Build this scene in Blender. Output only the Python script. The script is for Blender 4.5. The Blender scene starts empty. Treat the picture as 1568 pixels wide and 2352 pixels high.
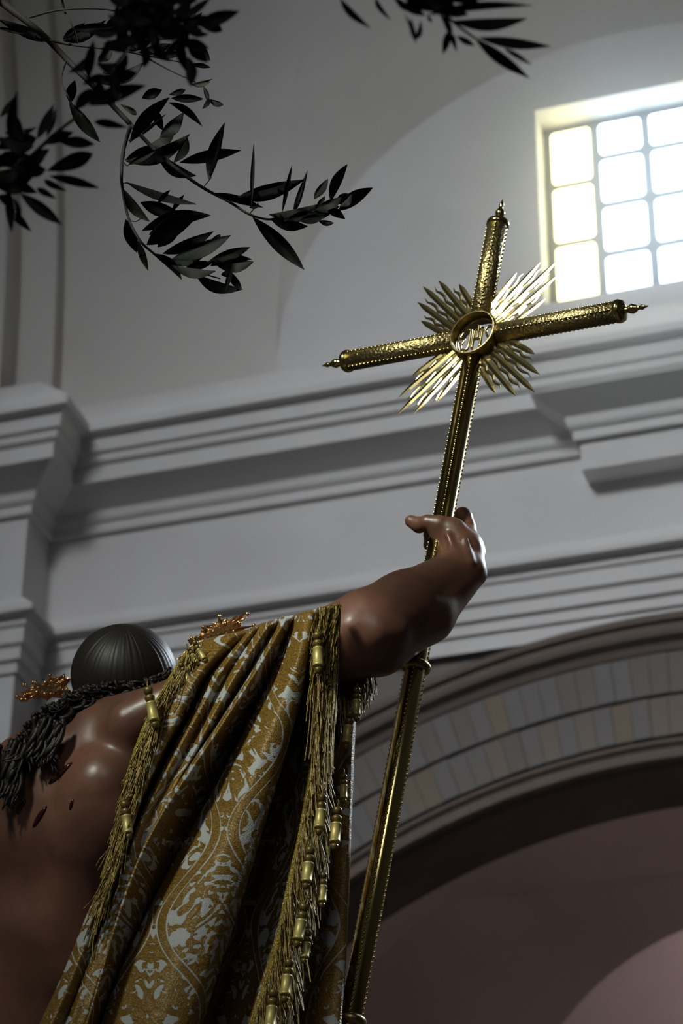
import bpy, bmesh, math, random
import numpy as np
from mathutils import Vector, Matrix

# ------------------------------------------------------------------ camera, world, lights, exposure
scene = bpy.context.scene
COL = scene.collection
PI = math.pi
FPX, PITCH, YAW, ROLL = 5900.0, math.radians(32), math.radians(17.8), math.radians(0.54)
EYE = Vector((0, 0, 1.6))
FWD = Vector((-math.sin(YAW)*math.cos(PITCH), math.cos(YAW)*math.cos(PITCH), math.sin(PITCH)))
_r0 = Vector((math.cos(YAW), math.sin(YAW), 0)); _u0 = _r0.cross(FWD)
RGT = _r0*math.cos(ROLL) + _u0*math.sin(ROLL)
UPV = _u0*math.cos(ROLL) - _r0*math.sin(ROLL)
cd = bpy.data.cameras.new('camera'); cam = bpy.data.objects.new('camera', cd); COL.objects.link(cam)
cam.matrix_world = Matrix(((RGT.x, UPV.x, -FWD.x, EYE.x), (RGT.y, UPV.y, -FWD.y, EYE.y), (RGT.z, UPV.z, -FWD.z, EYE.z), (0, 0, 0, 1)))
cd.sensor_fit = 'VERTICAL'; cd.sensor_height = 36.0; cd.lens = FPX/2352*36.0
cd.clip_end = 200
cd.dof.use_dof = True; cd.dof.focus_distance = 5.0; cd.dof.aperture_fstop = cd.lens/16.0; cd.dof.aperture_blades = 7
scene.camera = cam

w = bpy.data.worlds.new('world'); scene.world = w; w.use_nodes = True
bgn = w.node_tree.nodes['Background']; bgn.inputs[0].default_value = (0.80, 0.86, 1.0, 1); bgn.inputs[1].default_value = 0.045

def area(name, loc, target, sx, sy, power, color):
    l = bpy.data.lights.new(name, 'AREA'); l.shape = 'RECTANGLE'; l.size = sx; l.size_y = sy; l.energy = power; l.color = color
    o = bpy.data.objects.new(name, l); COL.objects.link(o); o.location = loc
    o.rotation_euler = (Vector(target) - Vector(loc)).to_track_quat('-Z', 'Y').to_euler(); return o
# daylight of the church's other high windows: the dome above the crossing and the clerestory opposite; the lamps after these two are added fills
area('dome_daylight', (-6.5, 0.0, 17.2), (-1.6, 13, 8.7), 3, 3, 194, (0.90, 0.94, 1.0)).data.spread = math.radians(53)
area('clerestory_daylight', (-3.6, -3.0, 9.0), (-1.15, 4.6, 5.08), 1.3, 2.9, 22, (0.95, 1.0, 0.86)).data.spread = math.radians(18.5)
area('side_rim_fill', (2.6, 12.0, 11.0), (-1.3, 4.4, 4.0), 1.2, 1.5, 120, (0.80, 0.90, 1.0)).data.spread = math.radians(60)  # unseen lamp added for a bluish rim on the raised arm
area('nave_fill', (2.5, -8.0, 8.0), (-1.6, 4.4, 3.6), 3, 4, 7, (0.95, 0.97, 1.0)).data.spread = math.radians(40)  # soft frontal fill added behind the camera to lift deep shadows
area('chapel_web_fill', (0.3, 13.5, 5.4), (-2.0, 14.6, 8.3), 0.5, .5, 13, (1.0, 0.86, 0.82))  # invented lamp that brightens the near web of the chapel vault
area('chapel_back_fill', (-0.9, 17.0, 10.2), (-2.4, 18.6, 8.6), 1.0, 1.0, 40, (1.0, 0.84, 0.80))  # added out of view above the vault to brighten the chapel's back wall

scene.view_settings.view_transform = 'Standard'; scene.view_settings.look = 'None'
scene.view_settings.exposure = 0.0; scene.view_settings.gamma = 1.0
scene.view_settings.use_curve_mapping = False

# ------------------------------------------------------------------ helpers
def at(px, py, d):
    """point seen at pixel (px,py) of the 1568x2352 frame, d metres deep along the lens axis"""
    return EYE + (FWD + RGT*((px-784)/FPX) + UPV*((1176-py)/FPX))*d

def tag(o, label=None, cat=None, group=None, kind=None):
    if label: o['label'] = label
    if cat: o['category'] = cat
    if group: o['group'] = group
    if kind: o['kind'] = kind
    return o

def obj(name, data, mat=None, parent=None, smooth=True):
    """link a mesh given as bmesh, (verts, faces) or mesh data"""
    if isinstance(data, bmesh.types.BMesh):
        me = bpy.data.meshes.new(name); data.to_mesh(me); data.free()
    elif isinstance(data, tuple):
        me = bpy.data.meshes.new(name); me.from_pydata([tuple(v) for v in data[0]], [], data[1]); me.update()
    else: me = data
    if mat is not None and len(me.materials) == 0: me.materials.append(mat)
    if smooth: me.polygons.foreach_set('use_smooth', [True]*len(me.polygons))
    o = bpy.data.objects.new(name, me); COL.objects.link(o)
    if parent is not None: o.parent = parent; o.matrix_parent_inverse = parent.matrix_world.inverted()
    return o

def empty(name, loc=(0, 0, 0)):
    o = bpy.data.objects.new(name, None); COL.objects.link(o); o.location = loc
    o.matrix_world = Matrix.Translation(loc); o.empty_display_size = .1
    return o

class MB:
    """collects simple shapes into one vertex/face list"""
    def __init__(s): s.v = []; s.f = []
    def add(s, v, f):
        n = len(s.v); s.v += [tuple(a) for a in v]; s.f += [tuple(i+n for i in q) for q in f]
    def box(s, a, b):
        x0, y0, z0 = a; x1, y1, z1 = b
        s.add([(x0,y0,z0),(x1,y0,z0),(x1,y1,z0),(x0,y1,z0),(x0,y0,z1),(x1,y0,z1),(x1,y1,z1),(x0,y1,z1)],
              [(0,3,2,1),(4,5,6,7),(0,1,5,4),(1,2,6,5),(2,3,7,6),(3,0,4,7)])
    def tube(s, pts, rad, n=8, cap=True):
        pts = [Vector(p) for p in pts]
        if not hasattr(rad, '__len__'): rad = [rad]*len(pts)
        T = [(pts[min(i+1, len(pts)-1)] - pts[max(i-1, 0)]).normalized() for i in range(len(pts))]
        a = Vector((0, 0, 1)) if abs(T[0].z) < .9 else Vector((1, 0, 0))
        N = T[0].cross(a).normalized(); vs = []
        for i, p in enumerate(pts):
            N = (N - T[i]*N.dot(T[i])).normalized(); B = T[i].cross(N)
            for k in range(n):
                t = 2*PI*k/n; vs.append(p + (N*math.cos(t) + B*math.sin(t))*rad[i])
        fs = [(i*n+k, i*n+(k+1) % n, (i+1)*n+(k+1) % n, (i+1)*n+k) for i in range(len(pts)-1) for k in range(n)]
        if cap: fs += [tuple(range(n-1, -1, -1)), tuple((len(pts)-1)*n+k for k in range(n))]
        s.add(vs, fs)
    def lathe(s, prof, M, n=16):
        """prof: (radius, height) along local Z of matrix M"""
        vs = []
        for r, h in prof:
            for k in range(n):
                t = 2*PI*k/n; vs.append(M @ Vector((r*math.cos(t), r*math.sin(t), h)))
        m = len(prof)
        fs = [(i*n+k, i*n+(k+1) % n, (i+1)*n+(k+1) % n, (i+1)*n+k) for i in range(m-1) for k in range(n)]
        fs += [tuple(range(n-1, -1, -1)), tuple((m-1)*n+k for k in range(n))]
        s.add(vs, fs)
    def out(s): return (s.v, s.f)

def catmull(P, n):
    """resample control points smoothly to n points (numpy)"""
    P = np.asarray(P, float); m = len(P)
    Q = np.vstack([2*P[0]-P[1], P, 2*P[-1]-P[-2]])
    t = np.linspace(0, m-1, n); i = np.minimum(t.astype(int), m-2); f = (t-i)[:, None]
    a, b, c, d = Q[i], Q[i+1], Q[i+2], Q[i+3]
    return .5*(2*b + (c-a)*f + (2*a-5*b+4*c-d)*f**2 + (3*b-a-3*c+d)*f**3)

# ------------------------------------------------------------------ materials
class Sx:
    """arithmetic on shader sockets"""
    def __init__(s, nt, k): s.nt = nt; s.k = k
    def op(s, o, *b):
        n = s.nt.nodes.new('ShaderNodeMath'); n.operation = o
        for i, q in enumerate((s,)+b):
            if isinstance(q, Sx): s.nt.links.new(q.k, n.inputs[i])
            else: n.inputs[i].default_value = q
        return Sx(s.nt, n.outputs[0])
    def __add__(s, b): return s.op('ADD', b)
    def __sub__(s, b): return s.op('SUBTRACT', b)
    def __mul__(s, b): return s.op('MULTIPLY', b)
    def __rmul__(s, b): return s.op('MULTIPLY', b)
    def __radd__(s, b): return s.op('ADD', b)
    def sin(s): return s.op('SINE')
    def abs(s): return s.op('ABSOLUTE')
    def pp(s, b): return s.op('PINGPONG', b)
    def lt(s, b): return s.op('LESS_THAN', b)
    def gt(s, b): return s.op('GREATER_THAN', b)
    def min(s, b): return s.op('MINIMUM', b)
    def max(s, b): return s.op('MAXIMUM', b)
    def sstep(s, lo, hi):
        n = s.nt.nodes.new('ShaderNodeMapRange'); n.interpolation_type = 'SMOOTHSTEP'
        s.nt.links.new(s.k, n.inputs[0]); n.inputs[1].default_value = lo; n.inputs[2].default_value = hi
        return Sx(s.nt, n.outputs[0])

class Mat:
    def __init__(s, name, base=(.5, .5, .5), rough=.5, metal=0., spec=.5):
        s.m = bpy.data.materials.new(name); s.m.use_nodes = True; s.nt = s.m.node_tree
        s.b = s.nt.nodes['Principled BSDF']
        s.b.inputs['Base Color'].default_value = (*base, 1); s.b.inputs['Roughness'].default_value = rough
        s.b.inputs['Metallic'].default_value = metal; s.b.inputs['Specular IOR Level'].default_value = spec
    def coord(s, kind='Object'):
        n = s.nt.nodes.new('ShaderNodeTexCoord'); return n.outputs[kind]
    def noise(s, vec, scale, detail=4, rough=.55, dist=0., out=0):
        n = s.nt.nodes.new('ShaderNodeTexNoise'); s.nt.links.new(vec, n.inputs['Vector'])
        n.inputs['Scale'].default_value = scale; n.inputs['Detail'].default_value = detail
        n.inputs['Roughness'].default_value = rough; n.inputs['Distortion'].default_value = dist
        return Sx(s.nt, n.outputs[out])
    def sep(s, vec):
        n = s.nt.nodes.new('ShaderNodeSeparateXYZ'); s.nt.links.new(vec, n.inputs[0]); return [Sx(s.nt, o) for o in n.outputs]
    def comb(s, x, y, z=0.):
        n = s.nt.nodes.new('ShaderNodeCombineXYZ')
        for i, q in enumerate((x, y, z)):
            if isinstance(q, Sx): s.nt.links.new(q.k, n.inputs[i])
            else: n.inputs[i].default_value = q
        return n.outputs[0]
    def mix(s, f, a, b):
        n = s.nt.nodes.new('ShaderNodeMix'); n.data_type = 'RGBA'
        if isinstance(f, Sx): s.nt.links.new(f.k, n.inputs[0])
        else: n.inputs[0].default_value = f
        for i, q in ((6, a), (7, b)):
            if isinstance(q, tuple): n.inputs[i].default_value = (*q, 1)
            else: s.nt.links.new(q, n.inputs[i])
        return n.outputs[2]
    def ramp(s, f, stops):
        n = s.nt.nodes.new('ShaderNodeValToRGB'); s.nt.links.new(f.k, n.inputs[0])
        e = n.color_ramp.elements
        while len(e) < len(stops): e.new(.5)
        for q, (p, c) in zip(e, stops): q.position = p; q.color = (*c, 1)
        return n.outputs[0]
    def set(s, name, v): s.nt.links.new(v.k if isinstance(v, Sx) else v, s.b.inputs[name])
    def bump(s, h, dist=.01, strength=1.):
        n = s.nt.nodes.new('ShaderNodeBump'); n.inputs['Distance'].default_value = dist; n.inputs['Strength'].default_value = strength
        s.nt.links.new(h.k, n.inputs['Height']); s.nt.links.new(n.outputs[0], s.b.inputs['Normal'])

def plaster(name, a, b, scale=.9):
    M = Mat(name, rough=.9, spec=.2); c = M.coord()
    n = M.noise(c, scale, 6, .6); M.set('Base Color', M.mix(n.sstep(.3, .7), a, b))
    M.bump(M.noise(c, 35, 3), .003, .5); return M.m
M_wall = plaster('lime_plaster', (.70, .69, .68), (.78, .77, .76))
M_vault = plaster('vault_plaster', (.66, .635, .605), (.74, .715, .685))
M_chapel = plaster('chapel_plaster', (.50, .41, .40), (.58, .48, .46))
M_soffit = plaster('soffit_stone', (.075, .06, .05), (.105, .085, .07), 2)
def stone(name, a, b, c2):
    M = Mat(name, rough=.85, spec=.25); c = M.coord()
    n = M.noise(c, 5, 6, .65); n2 = M.noise(c, 1.7, 3)
    M.set('Base Color', M.mix(n2.sstep(.35, .65), M.mix(n.sstep(.3, .7), a, b), c2)); M.bump(M.noise(c, 25, 4), .006, .6); return M.m
M_stone = stone('spandrel_stone', (0.175, 0.146, 0.123), (0.216, 0.181, 0.152), (0.193, 0.173, 0.158))
M_mould = stone('moulding_stone', (0.123, 0.094, 0.077), (0.158, 0.121, 0.099), (0.135, 0.108, 0.091))
M_bricks = [stone('brick_tan', (0.175, 0.143, 0.115), (0.205, 0.170, 0.136), (0.187, 0.164, 0.140)), stone('brick_grey', (0.161, 0.150, 0.140), (0.185, 0.173, 0.164), (0.175, 0.164, 0.154)),
            stone('brick_ochre', (0.185, 0.145, 0.110), (0.206, 0.164, 0.124), (0.193, 0.158, 0.123)), stone('brick_umber', (0.152, 0.131, 0.117), (0.178, 0.152, 0.135), (0.170, 0.152, 0.140))]

# ------------------------------------------------------------------ the setting
WY = 13.0                                     # plane of the frieze and of the window wall
AX, AZ = -2.15, 4.15                          # centre of the great arch below
XL, XR = -9.5, 2.5
def zt(zap, p): return 1.6 + (zap-1.6)*(WY-p)/WY      # true height of an edge that projects p and lines up with height zap on the wall

def sweep(profile, path):
    """profile: (p, z) outline bottom to top; path: (x, offset, dx) plan points; corners step sideways with p"""
    mb = MB(); n = len(profile); vs = []
    for x, o, dx in path:
        for p, z in profile: vs.append((x + dx*p, WY - o - p, z))
    m = len(path)
    mb.add(vs, [(i*n+k, (i+1)*n+k, (i+1)*n+k+1, i*n+k+1) for i in range(m-1) for k in range(n-1)])
    return mb.out()
XS, PO = -6.16, .35                           # right corner and projection of the pilaster strip at the left
left_path = [(XL, PO, 0), (XS, PO, 1), (XS, 0, 1), (XR, 0, 0)]
# the wall from frieze to lunette with the window opening
WX0, WX1, WZ0, WZ1 = -2.83, -1.43, 11.46, 13.08
mb = MB()
gx = [XL, WX0, WX1, XR]; gz = [9.0, WZ0, WZ1, 14.6]
for i in range(3):
    for k in range(3):
        if i == 1 and k == 1: continue
        mb.add([(gx[i], WY, gz[k]), (gx[i+1], WY, gz[k]), (gx[i+1], WY, gz[k+1]), (gx[i], WY, gz[k+1])], [(0, 1, 2, 3)])
RD = .34
for a, b in (((WX0, WZ0), (WX0, WZ1)), ((WX0, WZ1), (WX1, WZ1)), ((WX1, WZ1), (WX1, WZ0)), ((WX1, WZ0), (WX0, WZ0))):
    mb.add([(a[0], WY, a[1]), (b[0], WY, b[1]), (b[0], WY+RD, b[1]), (a[0], WY+RD, a[1])], [(0, 1, 2, 3)])
tag(obj('wall_back', mb.out(), M_wall, smooth=False), kind='structure')
# pilaster strip left of the frieze and its transverse arch on the vault
mb = MB(); mb.box((XL, WY-PO, 8.5), (XS, WY+.05, 10.4)); tag(obj('trim_1', mb.out(), M_wall, smooth=False), kind='structure')
# vault: barrel springing above the cornice, cut by the window's lunette
VR, VZ = 8.5, 11.2
LX, LZ, LA, LB = -2.13, 11.35, 2.50, 2.27     # lunette: centre, half width, rise
def vault_y(z):
    u = max(0., z-VZ); return WY - (VR - math.sqrt(max(VR*VR-u*u, 0.)))
def lun_z(x):
    u = (x-LX)/LA; return LZ + LB*math.sqrt(1-u*u) if abs(u) < 1 else None
zmax = 17.6
zs = [11.0 + (zmax-11.0)*i/40 for i in range(41)]
mb = MB(); N = 48
def vstrip(xa, xb, z0=11.0, off=0.):
    zz = [z0 + (zmax-z0)*i/30 for i in range(31)]
    vs = [(x, vault_y(z)-off, z) for z in zz for x in (xa, xb)]
    mb.add(vs, [(2*i, 2*i+1, 2*i+3, 2*i+2) for i in range(30)])
vstrip(XL, LX-LA); vstrip(LX+LA, XR)
# the groin leans outwards as it climbs: the lunette tunnel splays a little towards the nave
def groin(x): z = lun_z(x) or LZ; return x, z
xs = [LX - LA*math.cos(PI*i/N) for i in range(N+1)]
lo = []; hi = []
SPL = 1.34                                   # rise of the tunnel crown between wall and vault face
for x in xs:
    z = LZ + LB*math.sqrt(max(0, 1-((x-LX)/LA)**2))
    lo.append((x, WY, z))
    zg = LZ + (z-LZ)*2.5; hi.append((LX + (x-LX)*1.0, vault_y(zg), zg))
top = [(x, vault_y(zmax), zmax) for x in xs]
vs = []; 
for i in range(N+1):
    for k in range(9): 
        z = hi[i][2] + (zmax-hi[i][2])*k/8; vs.append((hi[i][0], vault_y(z), z))
mb.add(vs, [(i*9+k, (i+1)*9+k, (i+1)*9+k+1, i*9+k+1) for i in range(N) for k in range(8)])
tag(obj('ceiling', mb.out(), M_vault), kind='structure')
mb = MB(); mb.add(lo+hi, [(i, i+1, N+2+i, N+1+i) for i in range(N)])
tag(obj('ceiling.001', mb.out(), M_vault), kind='structure')
# transverse arch rib over the pilaster, two steps
def rib(xa, xb, off):
    mb = MB(); zz = [10.9 + (zmax-10.9)*i/30 for i in range(31)]; vs = []
    for z in zz:
        y = vault_y(z); vs += [(xa, y+.1, z), (xa, y-off, z), (xb, y-off, z), (xb, y+.1, z)]
    mb.add(vs, [(4*i+k, 4*i+k+1, 4*i+k+5, 4*i+k+4) for i in range(30) for k in range(3)]); return mb.out()
tag(obj('trim_2', rib(XL, -6.46, .34), M_vault, smooth=False), kind='structure')
tag(obj('trim_3', rib(-6.6, -6.18, .12), M_vault, smooth=False), kind='structure')

# cornice: bed mouldings, soffit, corona, crown
def prof(steps): return [(p, zt(z, p)) for p, z in steps]
corn = prof([(-.05, 10.24), (.02, 10.255), (.035, 10.275), (.035, 10.34), (.05, 10.355), (.065, 10.385), (.075, 10.45), (.09, 10.47),
             (.245, 10.665), (.26, 10.672), (.265, 10.79), (.275, 10.80), (.295, 10.83), (.30, 10.87), (.305, 10.885), (.325, 10.91), (.335, 11.02),
             (.345, 11.035), (.385, 11.075), (.395, 11.085), (.395, 11.145), (.0, 11.30), (-.05, 11.3)])
tag(obj('trim_4', sweep(corn, left_path), M_wall, smooth=False), kind='structure')
# block on the axis of the arch: the bed mouldings break forward over it
BX0, BX1, BP = -2.60, -1.66, .17
mb = MB(); mb.box((BX0, WY-BP, zt(10.156, BP)), (BX1, WY+.05, zt(10.43, BP))); tag(obj('trim_5', mb.out(), M_wall, smooth=False), kind='structure')
bed = [(p, z) for p, z in corn[1:9]]; bed = [(p, z-.005) for p, z in bed] + [(.0, bed[-1][1]+.08)]
tag(obj('trim_6', sweep([(p, z+.12*(1 if 0 else 0)) for p, z in bed], [(BX0, -.05, -1), (BX0, BP, -1), (BX1, BP, 1), (BX1, -.05, 1)]), M_wall, smooth=False), kind='structure')
# architrave under the frieze
arch_ = prof([(-.10, 9.075), (-.02, 9.105), (.02, 9.12), (.02, 9.185), (.035, 9.205), (.045, 9.215), (.045, 9.295), (.06, 9.318), (.07, 9.33),
              (.07, 9.435), (.085, 9.455), (.09, 9.47), (.09, 9.505), (.12, 9.535), (.15, 9.56), (.15, 9.60), (.0, 9.66), (-.05, 9.66)])
tag(obj('trim_7', sweep(arch_, [(XL, PO, 0), (XS, PO, 1), (XS, 0, 1), (XR, 0, 0)]), M_wall, smooth=False), kind='structure')

# great arch: spandrel wall, archivolt mouldings, two rings of bricks, soffit
def arc(r, a0, a1, n): return [(AX + r*math.sin(a0+(a1-a0)*i/n), AZ + r*math.cos(a0+(a1-a0)*i/n)) for i in range(n+1)]
A0, A1, NA = -1.5, .75, 90
mb = MB(); o = arc(4.7, A0, A1, NA)
vs = [(x, WY+.05, z) for x, z in o] + [(x if abs(x-AX) < 4.6 else x*1.02, WY+.05, 9.3) for x, z in o]
mb.add(vs, [(i, i+1, NA+2+i, NA+1+i) for i in range(NA)])
mb.add([(XL, WY+.05, 2), (AX-4.66, WY+.05, 2), (AX-4.66, WY+.05, 9.3), (XL, WY+.05, 9.3)], [(0, 1, 2, 3)])
tag(obj('wall_back.001', mb.out(), M_stone, smooth=False), kind='structure')
def ring(profile, mat, name):
    """profile: (radius, projection)"""
    mb = MB(); n = len(profile); vs = []
    for i in range(NA+1):
        a = A0 + (A1-A0)*i/NA
        for r, p in profile: vs.append((AX + r*math.sin(a), WY - p, AZ + r*math.cos(a)))
    mb.add(vs, [(i*n+k, i*n+k+1, (i+1)*n+k+1, (i+1)*n+k) for i in range(NA) for k in range(n-1)])
    return tag(obj(name, mb.out(), mat, smooth=False), kind='structure')
ring([(4.90, -.06), (4.90, .05), (4.855, .055), (4.84, .03), (4.80, .04), (4.775, .075), (4.745, .07), (4.715, .03), (4.67, .015), (4.66, -.05)], M_mould, 'trim_8')
arch = ring([(4.66, -.02), (4.10, -.02)], M_stone, 'trim_9')      # mortar bed of the brick rings
ring([(4.10, -.05), (4.10, .02), (4.075, .03), (4.05, .005), (4.02, .01), (4.005, .05), (3.965, .055), (3.95, .03), (3.95, -.05)], M_mould, 'trim_10')
sof = MB(); vs = []
for i in range(NA+1):
    a = A0 + (A1-A0)*i/NA
    for y in (WY-.03, WY+.57): vs.append((AX + 3.95*math.sin(a), y, AZ + 3.95*math.cos(a)))
sof.add(vs, [(2*i, 2*i+1, 2*i+3, 2*i+2) for i in range(NA)]); vs = []
for i in range(NA+1):
    a = A0 + (A1-A0)*i/NA
    for r in (3.95, 4.5): vs.append((AX + r*math.sin(a), WY+.57, AZ + r*math.cos(a)))
sof.add(vs, [(2*i, 2*i+1, 2*i+3, 2*i+2) for i in range(NA)])
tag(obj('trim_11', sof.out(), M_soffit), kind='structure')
rnd = random.Random(5)
def brick_mesh(h, w0, w1, mat):
    mb = MB(); b = .004; d = .06
    fr = [(-w0/2, 0), (w0/2, 0), (w1/2, h), (-w1/2, h)]; ins = [(-w0/2+b, b), (w0/2-b, b), (w1/2-b, h-b), (-w1/2+b, h-b)]
    vs = [(x, 0, z) for x, z in fr] + [(x, -d+b, z) for x, z in fr] + [(x, -d, z) for x, z in ins]
    mb.add(vs, [(k, (k+1) % 4, 4+(k+1) % 4, 4+k) for k in range(4)] + [(4+k, 4+(k+1) % 4, 8+(k+1) % 4, 8+k) for k in range(4)] + [(8, 9, 10, 11)])
    me = bpy.data.meshes.new('brick'); me.from_pydata(mb.v, [], mb.f); me.materials.append(mat); return me
for r0, r1 in ((4.115, 4.365), (4.385, 4.65)):
    st = .105/r0; kinds = [brick_mesh(r1-r0, .105*.993, .105*.993*r1/r0, m) for m in M_bricks]
    for i in range(int(1.62/st)):
        a = -1.12 + i*st
        b = obj('brick', kinds[rnd.choice((0, 0, 1, 1, 2, 3, 3))], None, arch, smooth=False)
        b.matrix_world = Matrix.Translation((AX + r0*math.sin(a), WY+.03, AZ + r0*math.cos(a))) @ Matrix.Rotation(a, 4, 'Y') @ Matrix.Translation((0, rnd.uniform(-.004, .004), 0))
# chapel vault beyond the arch: two webs meeting at a crease, a lit lunette at the back
NB = 60; mb = MB(); c1 = []; c2 = []; c3 = []
for i in range(NB+1):
    a = -1.35 + 2.2*i/NB
    c1.append((AX + 4.30*math.sin(a), WY+.57, AZ + 4.20*math.cos(a)))
    x2 = AX + 4.4*math.sin(a); c2.append((x2, 15.0, 8.33 - .75*max(0., abs(x2-AX)-1.75)**1.7))
    c3.append((-2.1 + 1.75*math.sin(a*1.1), 15.5, 6.48 + 1.75*math.cos(a*1.1)))
vs = []
for i in range(NB+1):
    for k in range(7):
        t = k/6; p = Vector(c1[i]).lerp(Vector(c2[i]), t); vs.append(p + Vector((0, 0, .10*math.sin(PI*t))))
mb.add(vs, [(i*7+k, i*7+k+1, (i+1)*7+k+1, (i+1)*7+k) for i in range(NB) for k in range(6)]); vs = []
for i in range(NB+1):
    for k in range(7):
        t = k/6; p = Vector(c2[i]).lerp(Vector(c3[i]), t); vs.append(p + Vector((0, 0, .12*math.sin(PI*t))))
mb.add(vs, [(i*7+k, i*7+k+1, (i+1)*7+k+1, (i+1)*7+k) for i in range(NB) for k in range(6)])
tag(obj('ceiling.002', mb.out(), M_chapel), kind='structure')
mb = MB(); mb.add([(-7, 18.6, 2), (3, 18.6, 2), (3, 18.6, 12), (-7, 18.6, 12)], [(0, 1, 2, 3)])
tag(obj('wall_back.002', mb.out(), M_chapel, smooth=False), kind='structure')

# the rest of the church around the camera: floor, side walls, rear wall, far ceiling
M_floor = stone('floor_stone', (.16, .12, .10), (.20, .16, .13), (.18, .15, .13))
M_far = plaster('far_plaster', (.58, .56, .54), (.64, .62, .60))
def quad(name, q, m):
    mb = MB(); mb.add(q, [(0, 1, 2, 3)]); return tag(obj(name, mb.out(), m, smooth=False), kind='structure')
quad('floor', [(XL, -9, 0), (9, -9, 0), (9, 19, 0), (XL, 19, 0)], M_floor)
quad('wall_left', [(XL, -9, 0), (XL, 19, 0), (XL, 19, 18), (XL, -9, 18)], M_far)
quad('wall_right', [(9, 19, 0), (9, -9, 0), (9, -9, 18), (9, 19, 18)], M_far)
quad('wall_front', [(9, -9, 0), (XL, -9, 0), (XL, -9, 18), (9, -9, 18)], M_far)
quad('ceiling.003', [(XL, -9, 18), (XL, 13, 18), (9, 13, 18), (9, -9, 18)], M_far)
quad('wall_back.003', [(XR, WY, 0), (9, WY, 0), (9, WY, 18), (XR, WY, 18)], M_far)
# window: iron frame, twelve glass panes (amber border left and right, clear in the middle)
wn = empty('window_1', (LX, WY+.2, WZ0)); tag(wn, kind='structure')
M_iron = Mat('window_lead', (.12, .13, .15), .6).m
M_reveal = None
def glow(name, col, s):
    M = Mat(name, col, .2); M.b.inputs['Emission Color'].default_value = (*col, 1); M.b.inputs['Emission Strength'].default_value = s; return M.m
M_amber = glow('amber_glass_daylight', (1, .92, .46), 5); M_clear = glow('clear_glass_daylight', (.66, .83, 1.0), 7)
cols = [(-2.775, -2.507), (-2.446, -2.160), (-2.100, -1.814), (-1.753, -1.485)]
side = [(11.60, 12.042), (12.095, 12.530), (12.585, 13.02)]
mid = [(11.60, 11.894), (11.956, 12.298), (12.361, 12.704), (12.766, 13.02)]
def rrect(x0, z0, x1, z1, r, y, th):
    pts = []
    for cx, cz, a0 in ((x1-r, z0+r, -PI/2), (x1-r, z1-r, 0), (x0+r, z1-r, PI/2), (x0+r, z0+r, PI)):
        for k in range(5): a = a0 + PI/2*k/4; pts.append((cx + r*math.cos(a), cz + r*math.sin(a)))
    n = len(pts); vs = [(x, y, z) for x, z in pts] + [(x, y+th, z) for x, z in pts]
    return (vs, [tuple(range(n)), tuple(range(2*n-1, n-1, -1))] + [(k, n+k, n+(k+1) % n, (k+1) % n) for k in range(n)])
mb = MB(); mb.box((WX0-.02, WY+.212, WZ0-.02), (WX1+.02, WY+.25, WZ1+.02))
fr = obj('window_frame', mb.out(), M_iron, wn, smooth=False)
for ci, (x0, x1) in enumerate(cols):
    for z0, z1 in (side if ci in (0, 3) else mid):
        obj('pane', rrect(x0, z0, x1, z1, .03, WY+.20, .014), M_amber if ci in (0, 3) else M_clear, fr, smooth=False)
# ------------------------------------------------------------------ processional cross
def gold(name, base, rough, bump=0., scale=120.):
    M = Mat(name, base, rough, 1.0)
    if bump: c = M.coord(); M.bump(M.noise(c, scale, 2, .5), .004, bump)
    return M.m
M_gold = gold('polished_gilt', (.52, .41, .17), .16)
M_ray = gold('ray_gilt', (.58, .47, .22), .16)
M_chased = gold('chased_gilt', (.36, .285, .135), .36, .9, 160)
M_dark_gilt = gold('dark_gilt', (.30, .22, .10), .38, .4, 90)  # darker, rougher gilt of the collars and the ring
Zc = (at(1095, 775, 5.66) - at(822, 2250, 4.95)).normalized()
Oc = at(1095, 775, 5.66)
def solve_bar():
    best = None
    for k in range(-60, 61):
        dd = k*.01; v = at(1440, 722, 5.66+dd/2) - at(752, 846, 5.66-dd/2)
        q = abs(v.normalized().dot(Zc))
        if best is None or q < best[0]: best = (q, v)
    v = best[1]; v = (v - Zc*v.dot(Zc)).normalized(); return v
Xc = solve_bar(); Yc = Zc.cross(Xc)
MC = Matrix(((Xc.x, Yc.x, Zc.x, Oc.x), (Xc.y, Yc.y, Zc.y, Oc.y), (Xc.z, Yc.z, Zc.z, Oc.z), (0, 0, 0, 1)))
cross = empty('processional_cross', Oc)
tag(cross, 'tall gilt processional cross with ray bursts, held upright by the statue\'s raised hand', 'cross')
RS = .0225
def lobed(L0, L1, r, M, n=40, seg=2):
    """plain round shaft"""
    mb = MB(); vs = []
    for i in range(seg+1):
        h = L0 + (L1-L0)*i/seg
        for k in range(n):
            a = 2*PI*k/n; q = r
            vs.append(M @ Vector((q*math.cos(a), q*math.sin(a), h)))
    mb.add(vs, [(i*n+k, i*n+(k+1) % n, (i+1)*n+(k+1) % n, (i+1)*n+k) for i in range(seg) for k in range(n)] + [tuple(range(n-1, -1, -1)), tuple(seg*n+k for k in range(n))])
    return mb.out()
def beads(L0, L1, r, M, rows, step=.0105, br=.0036):
    mb = MB(); k = int((L1-L0)/step)
    for a in rows:
        for i in range(k):
            c = Vector((r*math.cos(a), r*math.sin(a), L0 + (i+.5)*step)); vs = []
            for dx, dy, dz in ((1, 0, 0), (-1, 0, 0), (0, 1, 0), (0, -1, 0), (0, 0, 1.4), (0, 0, -1.4)): vs.append(M @ (c + Vector((dx, dy, dz))*br))
            mb.add(vs, [(0, 2, 4), (2, 1, 4), (1, 3, 4), (3, 0, 4), (2, 0, 5), (1, 2, 5), (3, 1, 5), (0, 3, 5)])
    return mb.out()
ROWS = [math.radians(a) for a in (-68, -160, 8, 60, 112)]
zlow = -2.25
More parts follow.
